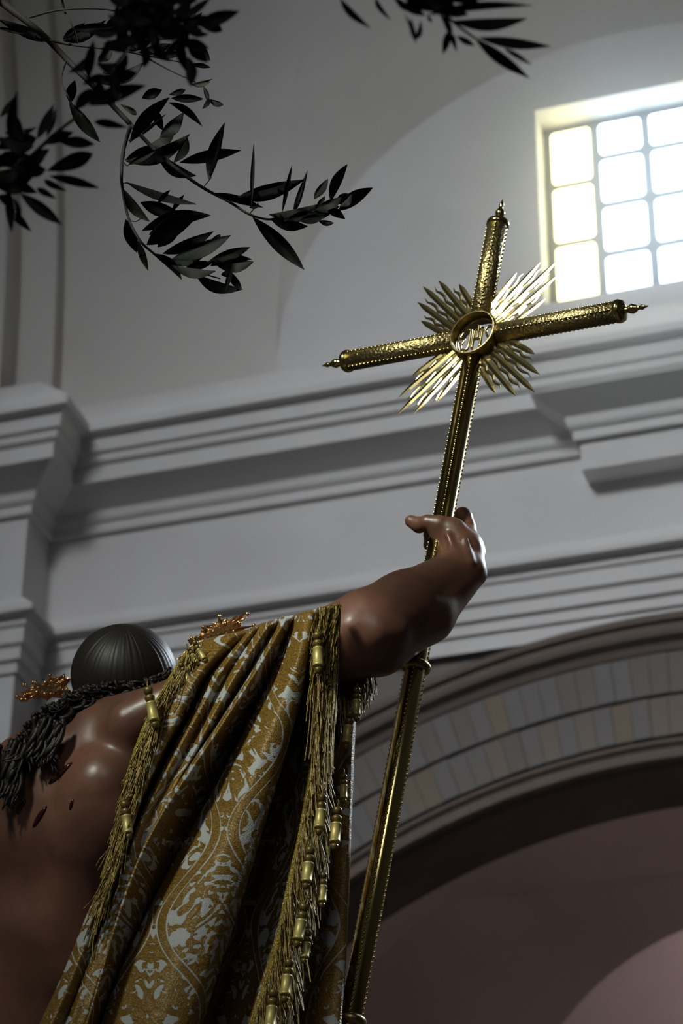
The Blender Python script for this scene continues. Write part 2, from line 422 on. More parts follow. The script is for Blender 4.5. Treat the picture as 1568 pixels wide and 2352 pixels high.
sh = obj('shaft', lobed(zlow, -.054, RS, MC), M_gold, cross)
tag(obj('beading', beads(zlow, -.06, RS*1.0, MC, ROWS), M_gold, sh), kind='stuff')
def collar(z, name='collar'):
    mb = MB(); mb.lathe([(RS*.8, z-.010), (RS*1.22, z-.009), (RS*1.36, z-.005), (RS*1.40, z), (RS*1.36, z+.005), (RS*1.22, z+.009), (RS*.8, z+.010)], MC, 24)
    return obj(name, mb.out(), M_dark_gilt, cross)
def zpix(py):          # height on the shaft axis seen at image row py
    z = 0.
    for _ in range(30):
        p = Oc + Zc*z - EYE; y = 1176 - FPX*p.dot(UPV)/p.dot(FWD); z += (y-py)/1000.
    return z
collar(zpix(1532)); collar(zpix(2345))
ztop = zpix(512); xarm = .345
def arm(M, L, name):
    a = obj(name, lobed(.054, L, RS*1.04, M), M_chased, cross)
    tag(obj('beading', beads(.06, L-.01, RS*1.06, M, ROWS), M_gold, a), kind='stuff')
    mb = MB(); mb.lathe([(RS*.9, L-.012), (RS*1.14, L-.010), (RS*1.17, L-.003), (RS*1.05, L+.004), (RS*.75, L+.007), (RS*.3, L+.010), (RS*.28, L+.016), (RS*.42, L+.021),
        (RS*.5, L+.028), (RS*.34, L+.036), (RS*.2, L+.040), (RS*.2, L+.046), (RS*.28, L+.05), (RS*.12, L+.058), (.0006, L+.066)], M, 18)
    obj('finial', mb.out(), M_gold, a)
arm(MC, ztop-.0, 'upper_arm')
arm(MC @ Matrix.Rotation(PI/2, 4, 'Y'), xarm+.01, 'cross_arm')
arm(MC @ Matrix.Rotation(-PI/2, 4, 'Y'), xarm, 'cross_arm')
# ring with the openwork monogram
MR = MC @ Matrix.Rotation(PI/2, 4, 'X')
mb = MB(); mb.lathe([(.053, -.024), (.057, -.024), (.0585, -.020), (.057, -.016), (.057, .022), (.0585, .026), (.055, .028), (.0525, .026), (.0525, -.021), (.053, -.024)], MR @ Matrix.Scale(-1, 4, (0, 0, 1)), 40)
ringo = obj('ring', (mb.v, [f for f in mb.f if len(f) < 20]), M_dark_gilt, cross)
def mono(pts, r=.0034, c=False):
    mb.tube([MC @ Vector((x*1.1, .002, z*1.1)) for x, z in catmull(pts, max(8, len(pts)*4))], r, 6)
mb = MB()
mono([(-.028, .022), (-.020, .024), (-.018, .018), (-.018, -.018), (-.024, -.026), (-.032, -.022)])          # J
mono([(-.009, .024), (-.009, -.026)]); mono([(.009, .024), (.009, -.026)]); mono([(-.009, -.002), (.009, -.002)])   # H
mono([(0, -.002), (0, .034)]); mono([(-.007, .022), (.007, .022)])
mono([(.032, .018), (.024, .024), (.017, .016), (.022, .002), (.031, -.008), (.028, -.022), (.018, -.022)])    # S
mono([(-.040, -.004), (-.028, -.036), (0, -.042), (.028, -.036), (.040, -.004)], .0022)
mono([(-.034, .020), (-.04, .008), (-.030, .002), (-.034, -.010)], .002)
mono([(.0455*math.cos(a*PI/12), .0455*math.sin(a*PI/12)) for a in range(25)], .0022)
obj('monogram', mb.out(), M_gold, cross)
# four bursts of straight and wavy rays
rr = random.Random(3)
for q in range(4):
    base = MC @ Matrix.Rotation(-math.radians(45+90*q), 4, 'Y')
    L0 = .245
    for j in range(9):
        t = (j-4)/4.; ang = math.radians(10*t); L = L0*(1 - .30*abs(t)**1.5)*(1 if j % 2 == 0 else .90)
        if q in (1, 3) and j in (0, 8): L *= 1.0
        M = base @ Matrix.Rotation(ang, 4, 'Y') @ Matrix.Translation((.030*t, rr.uniform(-.004, .004), 0))
        mb = MB(); n = 10; wv = .0030 if j % 2 else 0; ww = .0082 if j % 2 == 0 else .0046; vs = []
        for i in range(n+1):
            z = .056 + (L-.056)*i/n; x = wv*math.sin(i*1.9); wd = ww*(1-.25*i/n if i < n-1 else (n-i)*.45+.05)
            for dx, dy in ((-wd, 0), (0, -wd*.2), (wd, 0), (0, wd*.2)): vs.append(M @ Vector((x+dx, dy, z)))
        mb.add(vs, [(i*4+k, i*4+(k+1) % 4, i*4+4+(k+1) % 4, i*4+4+k) for i in range(n) for k in range(4)] + [(3, 2, 1, 0), (n*4, n*4+1, n*4+2, n*4+3)])
        obj('ray', mb.out(), M_ray, cross, smooth=False)

# ------------------------------------------------------------------ statue: one continuous body
class Field:
    def __init__(s, lo, hi, h):
        s.lo = np.array(lo); s.h = h; s.n = np.ceil((np.array(hi)-s.lo)/h).astype(int)+1
        s.g = np.full(s.n, 1.0, np.float32)
    def cone(s, a, b, ra, rb, k=.03, flat=None):
        a = np.array(a); b = np.array(b); m = max(ra, rb) + k + .02
        i0 = np.maximum(0, np.floor((np.minimum(a, b)-m-s.lo)/s.h).astype(int)); i1 = np.minimum(s.n, np.ceil((np.maximum(a, b)+m-s.lo)/s.h).astype(int)+1)
        if (i1 <= i0).any(): return
        X, Y, Z = np.meshgrid(*[s.lo[j] + s.h*np.arange(i0[j], i1[j]) for j in range(3)], indexing='ij', sparse=True)
        d = b-a; L = max(float(d@d), 1e-9)
        t = np.clip(((X-a[0])*d[0] + (Y-a[1])*d[1] + (Z-a[2])*d[2])/L, 0, 1)
        qx, qy, qz = X-a[0]-t*d[0], Y-a[1]-t*d[1], Z-a[2]-t*d[2]
        D2 = qx*qx+qy*qy+qz*qz
        if flat is not None:                     # squash along a direction: (unit vector, factor)
            u, f = flat; pr = qx*u[0]+qy*u[1]+qz*u[2]; D2 = D2 + pr*pr*(f*f-1)
        v = (np.sqrt(D2) - (ra + (rb-ra)*t)).astype(np.float32)
        S = s.g[i0[0]:i1[0], i0[1]:i1[1], i0[2]:i1[2]]
        hh = np.maximum(k-np.abs(S-v), 0)/k
        S[...] = np.minimum(S, v) - hh*hh*k*.25
    def carve(s, a, b, ra, rb, k=.01):
        f2 = Field.__new__(Field); f2.lo, f2.h, f2.n = s.lo, s.h, s.n; f2.g = np.full(s.n, 1.0, np.float32)
        f2.cone(a, b, ra, rb, .001); s.g = np.maximum(s.g, -f2.g)
    def mesh(s):
        g = s.g; ins = g < 0
        c = sum(ins[i:g.shape[0]-1+i, j:g.shape[1]-1+j, k:g.shape[2]-1+k].astype(np.int8) for i in (0, 1) for j in (0, 1) for k in (0, 1))
        act = np.argwhere((c > 0) & (c < 8)); idx = np.full(c.shape, -1, np.int64); idx[tuple(act.T)] = np.arange(len(act))
        P = np.zeros((len(act), 3)); W = np.zeros(len(act))
        cor = [(i, j, k) for i in (0, 1) for j in (0, 1) for k in (0, 1)]
        val = {q: g[act[:, 0]+q[0], act[:, 1]+q[1], act[:, 2]+q[2]] for q in cor}
        for q in cor:
            for ax in range(3):
                if q[ax] == 0:
                    r = list(q); r[ax] = 1; r = tuple(r); A, B = val[q], val[r]; m = (A < 0) != (B < 0)
                    t = np.where(m, A/np.where(m, A-B, 1), 0); p = np.tile(np.array(q, float), (len(act), 1)); p[:, ax] = t
                    P += p*m[:, None]; W += m
        V = s.lo + s.h*(act + P/W[:, None])
        F = []
        for ax in range(3):
            sl0 = [slice(None)]*3; sl1 = [slice(None)]*3; sl0[ax] = slice(0, -1); sl1[ax] = slice(1, None)
            A, B = ins[tuple(sl0)], ins[tuple(sl1)]; e = np.argwhere(A != B)
            o1, o2 = [(1, 2), (2, 0), (0, 1)][ax]
            ok = (e[:, o1] > 0) & (e[:, o2] > 0) & (e[:, o1] < g.shape[o1]-1) & (e[:, o2] < g.shape[o2]-1); e = e[ok]
            def cell(d1, d2):
                q = e.copy(); q[:, o1] -= d1; q[:, o2] -= d2; return idx[tuple(q.T)]
            Q = np.stack([cell(1, 1), cell(0, 1), cell(0, 0), cell(1, 0)], 1); flip = ~A[tuple(e.T)]
            Q[flip] = Q[flip][:, ::-1]; F.append(Q)
        F = np.vstack(F); F = F[(F >= 0).all(1)]
        for _ in range(2):                        # relax away the grid
            S = np.zeros_like(V); n = np.zeros(len(V))
            for a, b in ((0, 1), (1, 2), (2, 3), (3, 0)):
                np.add.at(S, F[:, a], V[F[:, b]]); np.add.at(n, F[:, a], 1); np.add.at(S, F[:, b], V[F[:, a]]); np.add.at(n, F[:, b], 1)
            V = V*.4 + .6*S/np.maximum(n, 1)[:, None]
        me = bpy.data.meshes.new('body'); me.vertices.add(len(V)); me.vertices.foreach_set('co', V.ravel())
        me.loops.add(F.size); me.loops.foreach_set('vertex_index', F.ravel().astype(np.int32))
        me.polygons.add(len(F)); me.polygons.foreach_set('loop_start', np.arange(0, F.size, 4, dtype=np.int32)); me.polygons.foreach_set('loop_total', np.full(len(F), 4, np.int32))
        me.update(); me.validate(); return me
def P(x, y, d): return np.array(at(x, y, d))
fw = np.array(FWD)
CONES = [   # (a, b, ra, rb, blend)
    # trunk: hips, waist, rib cage, upper back, trapezius
    (P(20, 2760, 5.12), P(60, 2420, 5.20), .15, .135, .05), (P(60, 2420, 5.20), P(110, 2140, 5.22), .135, .15, .06),
    (P(40, 2080, 5.29), P(180, 2060, 5.22), .14, .13, .07), (P(10, 1930, 5.25), P(235, 1880, 5.14), .12, .125, .07),
    (P(-60, 1860, 5.28), P(110, 1790, 5.23), .09, .10, .06), (P(110, 1790, 5.22), P(330, 1720, 5.17), .10, .095, .06),
    (P(330, 1730, 5.19), P(560, 1580, 5.22), .085, .07, .05), (P(250, 1690, 5.19), P(480, 1590, 5.24), .06, .05, .05),
    # shoulder blade and spine furrow neighbours
    (P(238, 1800, 5.075), P(250, 1860, 5.08), .06, .055, .05), (P(300, 1660, 5.10), P(420, 1600, 5.10), .045, .045, .04),
    (P(200, 1960, 5.11), P(180, 2200, 5.13), .06, .055, .06),
    # neck and head
    (P(235, 1710, 5.20), P(285, 1590, 5.33), .062, .058, .05), (P(285, 1545, 5.37), P(285, 1535, 5.39), .089, .088, .04),
    (P(290, 1575, 5.44), P(292, 1600, 5.47), .062, .05, .04),
    # shoulder, upper arm, elbow
    (P(560, 1570, 5.22), P(640, 1530, 5.22), .075, .074, .05), (P(640, 1530, 5.22), P(760, 1492, 5.20), .074, .066, .04),
    (P(740, 1482, 5.19), P(850, 1450, 5.20), .070, .080, .035), (P(800, 1500, 5.16), P(865, 1495, 5.19), .048, .045, .03),
    (P(812, 1440, 5.135), P(838, 1455, 5.14), .022, .018, .03), (P(868, 1452, 5.13), P(912, 1452, 5.15), .018, .014, .03),
    # forearm: brachioradial side, ulnar side, tendons
    (P(850, 1445, 5.20), P(930, 1395, 5.25), .080, .070, .03), (P(930, 1395, 5.25), P(1052, 1303, 5.36), .070, .041, .03),
    (P(880, 1480, 5.21), P(985, 1420, 5.27), .052, .046, .03), (P(985, 1420, 5.27), P(1078, 1325, 5.36), .046, .030, .025),
    (P(990, 1400, 5.235), P(1060, 1340, 5.325), .016, .010, .02), (P(935, 1440, 5.21), P(1020, 1375, 5.285), .016, .012, .02),
    (P(1094, 1314, 5.36), P(1104, 1322, 5.365), .016, .012, .014),
    # wrist and back of the hand
    (P(1050, 1305, 5.37), P(1062, 1262, 5.40), .040, .036, .025), (P(1085, 1300, 5.375), P(1080, 1255, 5.41), .024, .024, .02),
    (P(1060, 1262, 5.40), P(1038, 1222, 5.41), .036, .029, .02), (P(1038, 1222, 5.41), P(1012, 1206, 5.41), .028, .019, .015),
    (P(1020, 1250, 5.41), P(1000, 1215, 5.41), .024, .018, .015), (P(1090, 1285, 5.40), P(1075, 1225, 5.44), .017, .018, .018),
    (P(1098, 1300, 5.365), P(1094, 1258, 5.385), .008, .007, .010), (P(1078, 1292, 5.332), P(1066, 1240, 5.362), .008, .007, .010),
    (P(1050, 1285, 5.332), P(1028, 1228, 5.372), .008, .006, .010), (P(1104, 1272, 5.40), P(1092, 1238, 5.43), .009, .009, .010), (P(960, 1420, 5.205), P(1010, 1392, 5.245), .007, .006, .008), (P(1000, 1396, 5.24), P(1052, 1352, 5.30), .006, .006, .008), (P(905, 1490, 5.16), P(985, 1440, 5.235), .010, .008, .012),
]
FINGERS = [ # joints of each finger, radii
    ([(1008, 1203, 5.405), (982, 1200, 5.415), (962, 1206, 5.43), (943, 1197, 5.44)], (.0175, .016, .0165, .0135)),         # index, pointing away
    ([(1012, 1222, 5.415), (985, 1228, 5.445), (985, 1236, 5.485), (1012, 1242, 5.515)], (.014, .0115, .011, .009)),          # middle, round the shaft
    ([(1018, 1240, 5.415), (990, 1246, 5.44), (984, 1252, 5.48), (1008, 1262, 5.512)], (.013, .011, .0105, .0085)),
    ([(1028, 1258, 5.41), (1002, 1264, 5.435), (992, 1272, 5.465), (1006, 1282, 5.50)], (.012, .010, .0095, .008)),
    ([(1078, 1245, 5.44), (1070, 1212, 5.475), (1064, 1190, 5.49), (1062, 1182, 5.495)], (.021, .0205, .0195, .0175)),        # thumb, up behind the shaft
]
allp = np.array([q for c in CONES for q in c[:2]] + [P(*j) for f in FINGERS for j in f[0]])
lo = allp.min(0) - .17; hi = allp.max(0) + .17; lo[2] = max(lo[2], P(0, 2600, 4.85)[2])
F = Field(lo, hi, .0036)
for a, b, ra, rb, k in CONES: F.cone(a, b, ra, rb, k)
# face on the far side: brow, nose, lips, chin and ears, beard
hd = P(285, 1545, 5.37); fdir = P(288, 1575, 6.37) - P(285, 1545, 5.37); fdir = fdir/np.linalg.norm(fdir); fdir = np.array([fdir[0], fdir[1], fdir[2]*.15]); fdir /= np.linalg.norm(fdir)
upd = np.array([.10, 0, 1.]); upd -= fdir*(upd@fdir); upd /= np.linalg.norm(upd); sid = np.cross(fdir, upd)
def H(f, s_, u): return hd + fdir*f + sid*s_ + upd*u
F.cone(H(.085, 0, -.05), H(.09, 0, -.085), .045, .03, .03); F.cone(H(.10, 0, .0), H(.118, 0, -.035), .010, .014, .015)
F.cone(H(.092, -.03, .012), H(.092, .03, .012), .012, .012, .02); F.cone(H(.10, -.018, -.062), H(.10, .018, -.062), .007, .007, .01)
for sg in (-1, 1):
    F.cone(H(.088, .032*sg, -.008), H(.088, .030*sg, -.008), .011, .011, .006); F.cone(H(.0, .098*sg, -.0), H(.0, .096*sg, -.03), .012, .009, .01)
for js, rs in FINGERS:
    for i in range(3): F.cone(P(*js[i]), P(*js[i+1]), rs[i], rs[i+1], .006)
M_skin = Mat('polychrome_skin', (.13, .052, .03), .30, spec=.5); c = M_skin.coord()
n1 = M_skin.noise(c, 7, 4); n2 = M_skin.noise(c, 30, 4, .6)
M_skin.set('Base Color', M_skin.mix(n1.sstep(.35, .68), (.105, .048, .032), (.175, .078, .052)))
M_skin.set('Roughness', n2.sstep(.2, .8)*.12 + .32); M_skin.bump(M_skin.noise(c, 14, 3, .5), .004, .3)
statue = empty('statue', (-1.95, 4.55, 3.2))
tag(statue, 'brown-skinned carved religious statue seen from behind with right arm raised, gilt rays at its head', 'statue')
body = obj('body', F.mesh(), M_skin.m, statue)
# wounds on the back
M_wound = Mat('painted_blood', (.03, .007, .006), .18).m
from mathutils.bvhtree import BVHTree
skin_tree = BVHTree.FromPolygons([v.co.copy() for v in body.data.vertices], [tuple(p.vertices) for p in body.data.polygons])
def on_skin(x, y):
    h = skin_tree.ray_cast(EYE, (at(x, y, 1.) - EYE).normalized())[0]
    return h if h is not None else at(x, y, 5.1)
for pts, r in (([(166, 1752), (140, 1778), (112, 1800)], .009), ([(108, 1852), (92, 1874), (76, 1900)], .0075), ([(60, 1838), (46, 1856), (40, 1870)], .0065), ([(168, 1835), (160, 1860)], .005)):
    mb = MB(); mb.tube([on_skin(x, y) for x, y in catmull(pts, 7)], [r*.25]+[r*.6, r*.75, r*.8, r*.75, r*.6]+[r*.2], 8); obj('wound', mb.out(), M_wound, statue)
# hair: combed crown, then curled locks over the nape
M_hair = Mat('painted_hair', (.012, .009, .008), .5, spec=.3).m
hc = at(285, 1550, 5.365); ax_ = (UPV*.93 - FWD*.25 + RGT*.02).normalized(); ex = RGT - ax_*RGT.dot(ax_); ex.normalize(); ey = ax_.cross(ex)
vs = []; NU, NV = 180, 26; rh = random.Random(8); ph = [rh.uniform(0, 6) for _ in range(NU)]
for i in range(NV+1):
    th = .02 + 1.85*i/NV
    for k in range(NU):
        a = 2*PI*k/NU; rg = .1085 + .0004*math.sin(a*47 + 1.8*math.sin(3*a)+i*.12)*min(1, i/8) + .0005*math.sin(a*71+ph[k]*.6)*min(1, i/5)
        vs.append(hc + (ex*math.cos(a)*1.02 + ey*math.sin(a)*1.04)*rg*math.sin(th) + ax_*rg*math.cos(th)*.98)
hair = obj('hair', (vs, [(i*NU+k, (i+1)*NU+k, (i+1)*NU+(k+1) % NU, i*NU+(k+1) % NU) for i in range(NV) for k in range(NU)] + [tuple(range(NU))]), M_hair, statue)
band = catmull([(405, 1540, 5.27), (340, 1585, 5.235), (270, 1598, 5.215), (200, 1615, 5.20), (140, 1645, 5.175), (85, 1690, 5.14), (45, 1745, 5.11), (12, 1815, 5.09)], 60)
mb = MB(); rc = random.Random(12)
def lock(i0, i1, off, r, amp, wl, endpts=None):
    pts = []; n = 26; f0 = rc.uniform(0, 6)
    for j in range(n):
        t = j/(n-1); q = band[int(i0+(i1-i0)*t)]; s_ = amp*min(1, 4*t+.2)
        pts.append(at(q[0] + off[0]*(1-.2*t) + s_*math.cos(f0+t*wl), q[1] + off[1] + s_*math.sin(f0+t*wl), q[2] + off[2] + .008*math.sin(f0*1.3+t*wl*1.1)))
    mb.tube(pts, [r*(1.05 - .75*(j/(n-1))**2) for j in range(n)], 6)
for _ in range(420):
    i0 = rc.uniform(0, 44); i1 = min(59, i0 + rc.uniform(10, 24)); wd = 10 + 26*min(1, i0/22)
    lock(i0, i1, (rc.uniform(-14, 14), rc.uniform(-wd, wd*.8), rc.uniform(-.012, .03)), rc.uniform(.0024, .0044), rc.uniform(5, 13), rc.uniform(9, 24))
def hang(pts, r, amp=5, wl=10):
    q = catmull(pts, 22); f0 = rc.uniform(0, 6)
    mb.tube([at(p[0]+amp*math.cos(f0+wl*j/21), p[1]+amp*.5*math.sin(f0+wl*j/21), p[2]-.004*math.sin(f0+wl*j/21)) for j, p in enumerate(q)], [r*(1-.8*(j/21)**2) for j in range(22)], 6)
for _ in range(16): x = rc.uniform(85, 150); hang([(x, 1650+rc.uniform(-10, 20), 5.10), (x-12, 1705, 5.085), (x-20, 1735, 5.075), (x-8+rc.uniform(-14, 10), 1760+rc.uniform(-20, 16), 5.065)], rc.uniform(.004, .007))
for _ in range(26): x = rc.uniform(-15, 60); hang([(x, 1715+rc.uniform(-20, 20), 5.10), (x-12, 1770, 5.08), (x-18, 1815, 5.07), (x-14+rc.uniform(-16, 12), 1850+rc.uniform(-20, 12), 5.06)], rc.uniform(.004, .0075))
for _ in range(30): i = rc.uniform(18, 52); q = band[int(i)]; x, y = q[0]+rc.uniform(-20, 20), q[1]+rc.uniform(-30, 20); hang([(x, y, q[2]-.01), (x-14, y+16, q[2]-.025), (x-30, y+30, q[2]-.025), (x-34, y+52, q[2]-.02)], rc.uniform(.004, .006), 7, 12)
tag(obj('hair_curls', mb.out(), M_hair, hair), kind='stuff')
# gilt ray clusters at the temples
M_pot = gold('halo_gilt', (.62, .36, .16), .30, .7, 150)
def halo(poly, tips, d):
    # cast plate with a scalloped edge, ribs and a bead on every point
    c0 = Vector((sum(p[0] for p in poly)/len(poly), sum(p[1] for p in poly)/len(poly))); pts = []
    for i, p in enumerate(poly):
        q = poly[(i+1) % len(poly)]; pts.append(Vector(p)); m = (Vector(p)+Vector(q))/2; pts.append(m + (c0-m)*.22)
    n = len(pts); rings = []
    for f, dz in ((1, .006), (1, -.002), (.55, -.010)): rings += [at(*(c0+(p-c0)*f), d+dz) for p in pts]
    mb = MB(); mb.add(rings, [(k*n+i, k*n+(i+1) % n, (k+1)*n+(i+1) % n, (k+1)*n+i) for k in range(2) for i in range(n)] + [tuple(range(2*n, 3*n)), tuple(range(n-1, -1, -1))])
    h = obj('halo_rays', mb.out(), M_pot, statue, smooth=False)
    for x, y, r in tips:
        mb = MB(); M = Matrix.Translation(at(x, y, d-.008)); mb.lathe([(.0004, -r), (r*.7, -r*.7), (r, 0), (r*.7, r*.7), (.0004, r)], M, 10); obj('bead', mb.out(), M_pot, h)
halo([(166, 1556), (150, 1546), (132, 1552), (116, 1552), (104, 1568), (78, 1568), (66, 1580), (44, 1590), (40, 1604), (54, 1612), (80, 1606), (108, 1610), (140, 1604), (165, 1590)],
     [(115, 1551, .0045), (146, 1554, .004), (104, 1568, .005), (76, 1568, .0052), (55, 1573, .0045), (40, 1600, .005), (50, 1607, .005), (60, 1607, .005), (58, 1596, .0042), (85, 1590, .0048), (103, 1594, .004), (117, 1594, .0035)], 5.33)
halo([(405, 1515), (430, 1470), (462, 1448), (470, 1436), (492, 1428), (503, 1415), (520, 1420), (545, 1412), (568, 1405), (572, 1416), (552, 1436), (585, 1437), (560, 1455), (520, 1480), (450, 1525)],
     [(468, 1441, .0052), (503, 1415, .0045), (518, 1432, .005), (536, 1450, .0045), (568, 1410, .0045), (550, 1432, .0042), (583, 1437, .0052), (440, 1465, .0045), (490, 1450, .004)], 5.33)
# ------------------------------------------------------------------ cape: brocade cloth, braid, fringe, tassels
M_bro = Mat('gold_brocade', (.4, .28, .08), .5); uvn = M_bro.nt.nodes.new('ShaderNodeUVMap'); uvn.uv_map = 'cloth'
U_, V_, _ = M_bro.sep(uvn.outputs[0])
wob = M_bro.noise(uvn.outputs[0], 5, 2)
x_ = (U_ + 100*.155).pp(.155)                               # mirrored about the motif's axis
q_ = M_bro.comb(x_, V_ + x_*.25)
n1 = M_bro.noise(q_, 18, 1.5, .45, 2.3); n2 = M_bro.noise(M_bro.comb(x_, V_, 3.7), 42, 1.5, .5, 1.2)
patch = M_bro.noise(M_bro.comb(x_, V_, 9.1), 7, 1)
thr = patch*.26 + .308
white1 = (thr - n1).sstep(-.004, .008)
white2 = (n2*-1 + (patch*.20 + .235)).sstep(-.004, .010)
ph_ = (V_*(2*PI/.44)).sin()
cband = (x_ - .078 - ph_*.058).abs()
band_w = (cband*-1 + (patch*.012 + .0085)).sstep(0., .0015); band_g = (cband*-1 + .0115).sstep(0., .0015)
vein = ((V_*520 + x_*300).sin()*.5 + .5)
white = (white1.max(white2)).max(band_w)*(band_g*-1 + 1)
lines = (n1*150).sin()*.5 + .5; hatch = ((V_*900 + n2*40).sin()*.5 + .5)
gcol = M_bro.mix(lines*.55 + hatch*.35, (.10, .054, .010), (.33, .19, .034))
M_bro.set('Base Color', M_bro.mix(white, gcol, (.40, .41, .40)))
M_bro.set('Roughness', white*.22 + .42); M_bro.set('Metallic', white*-.16 + .16)
thread = (V_*2400).sin()*.15 + (U_*2400).sin()*.15
M_bro.bump(lines*.25 + hatch*.2 - white*.5 + thread*.4, .0016, .7)
M_lining = Mat('cape_lining', (.22, .15, .05), .7).m
def dB(y): return 5.045 - .00050*(y-1450)
# fold lines from the shoulder down: (pixel column, pixel row) traces with relief towards (-) or away from (+) the viewer
FOLD = [
 ([(436,1494),(392,1562),(340,1660),(303,1760),(278,1870),(243,2000),(193,2120),(140,2250),(92,2352),(20,2520)], [.075,.045,.02,.015,.01,.01,.01,.01,.01,.01]),
 ([(470,1476),(420,1560),(365,1670),(330,1765),(303,1865),(262,1995),(215,2115),(165,2245),(118,2352),(45,2520)], [.05,-.005,-.02,-.025,-.03,-.02,-.02,-.02,-.02,-.02]),
 ([(530,1462),(455,1555),(408,1650),(362,1745),(318,1850),(282,1975),(238,2100),(190,2230),(142,2352),(70,2520)], [.03,-.02,-.03,-.03,-.03,-.01,.0,.0,.0,.0]),
 ([(568,1453),(480,1551),(440,1630),(384,1730),(322,1858),(286,1965),(243,2095),(196,2227),(148,2352),(76,2520)], [.05,.045,.055,.06,.055,.02,.01,.01,.01,.01]),
 ([(580,1448),(505,1543),(462,1625),(408,1722),(338,1858),(298,1962),(256,2088),(208,2222),(160,2352),(90,2520)], [.02,-.015,-.02,-.02,-.02,-.015,-.02,-.02,-.02,-.02]),
 ([(598,1440),(535,1530),(488,1615),(437,1712),(362,1845),(318,1950),(274,2075),(226,2210),(176,2352),(110,2520)], [.035,.01,.005,.005,-.005,-.012,-.025,-.025,-.02,-.02]),
 ([(618,1434),(555,1530),(508,1612),(458,1705),(385,1835),(335,1938),(290,2062),(240,2200),(190,2352),(124,2520)], [.0,-.025,-.022,-.018,-.015,-.02,-.03,-.03,-.02,-.02]),
 ([(640,1428),(590,1512),(540,1595),(490,1675),(418,1785),(358,1890),(305,2010),(255,2160),(205,2330),(140,2520)], [.035,.03,.022,.015,.0,-.02,-.03,-.03,-.02,-.02]),
 ([(655,1424),(606,1512),(558,1590),(508,1668),(440,1768),(372,1873),(316,1985),(268,2120),(215,2300),(150,2520)], [.0,-.03,-.045,-.05,-.055,-.055,-.055,-.05,-.05,-.05]),
 ([(666,1422),(622,1522),(580,1602),(528,1690),(456,1815),(382,1960),(330,2068),(274,2195),(222,2335),(160,2520)], [.02,.03,.04,.045,.04,.03,.02,.015,.01,.01]),
 ([(676,1420),(632,1530),(594,1606),(545,1698),(474,1836),(396,1982),(345,2076),(286,2198),(230,2345),(170,2520)], [.05,.06,.08,.09,.09,.085,.08,.075,.07,.07]),
 ([(688,1416),(650,1530),(613,1606),(565,1700),(496,1840),(420,1988),(370,2082),(312,2204),(256,2350),(196,2520)], [.01,-.005,-.005,-.005,.0,.0,.0,.0,.0,.0]),
 ([(706,1410),(684,1510),(652,1600),(612,1700),(556,1840),(496,1990),(455,2085),(405,2208),(352,2352),(290,2520)], [-.01,-.045,-.05,-.05,-.05,-.05,-.05,-.05,-.05,-.05]),
 ([(718,1408),(706,1495),(686,1592),(655,1694),(605,1848),(555,1995),(520,2092),(478,2210),(428,2352),(370,2520)], [-.01,-.03,-.035,-.035,-.035,-.035,-.035,-.035,-.035,-.035]),
 ([(724,1406),(712,1485),(694,1588),(666,1692),(618,1854),(574,2000),(544,2098),(506,2212),(462,2352),(404,2520)], [.0,.02,.03,.03,.03,.03,.03,.03,.03,.03]),
 ([(730,1404),(712,1487),(694,1590),(664,1700),(614,1862),(570,2005),(540,2102),(504,2216),(462,2354),(404,2520)], [.03,.11,.16,.19,.20,.21,.21,.21,.21,.21]),
 ([(735,1402),(722,1487),(712,1590),(694,1705),(655,1878),(620,2022),(590,2125),(556,2236),(512,2360),(455,2520)], [.03,.12,.17,.19,.20,.20,.20,.20,.20,.20]),
 ([(742,1400),(730,1490),(726,1600),(718,1720),(690,1905),(660,2050),(634,2155),(600,2270),(566,2378),(515,2520)], [.01,.03,.045,.05,.05,.05,.05,.05,.05,.05]),
]
NC, NR = 9, 240
cols_ = []
for tr, off in FOLD:
    c3 = [(x, y, dB(y)+o*1.25) for (x, y), o in zip(tr, off)]
    q = catmull(c3, NR); x0, y0, d0 = c3[0]
    over = np.array([(x0+2, y0-1, d0+.20), (x0+1.5, y0-5, d0+.14), (x0+1, y0-6, d0+.09), (x0+.5, y0-5, d0+.05), (x0, y0-3, d0+.02)])   # over the shoulder to the front
    cols_.append(np.vstack([over, q]))
cols_ = np.array(cols_); nrow = cols_.shape[1]; ncol = (len(FOLD)-1)*NC+1
grid = np.zeros((nrow, ncol, 3))
tt = np.linspace(0, len(FOLD)-1, ncol); ii = np.minimum(tt.astype(int), len(FOLD)-2); ff = (tt-ii)[:, None]
for r in range(nrow):
    K = cols_[:, r].copy(); Q = np.vstack([2*K[0]-K[1], K, 2*K[-1]-K[-2]]); a, b, c_, d_ = Q[ii], Q[ii+1], Q[ii+2], Q[ii+3]
    # monotone-ish: damp the tangents so folds stay rounded without overshoot
    m1 = (c_-a)*.32; m2 = (d_-b)*.32; f = ff
    grid[r] = (2*f**3-3*f**2+1)*b + (f**3-2*f**2+f)*m1 + (-2*f**3+3*f**2)*c_ + (f**3-f**2)*m2
rg = np.random.RandomState(4)
for _ in range(9):                                       # small soft buckles along the folds
    cy, cx, a = rg.uniform(60, nrow), rg.uniform(20, ncol-30), rg.uniform(-.006, .006)
    R_, C_ = np.mgrid[0:nrow, 0:ncol]; grid[..., 2] += a*np.exp(-((R_-cy)/22)**2 - ((C_-cx)/9)**2)
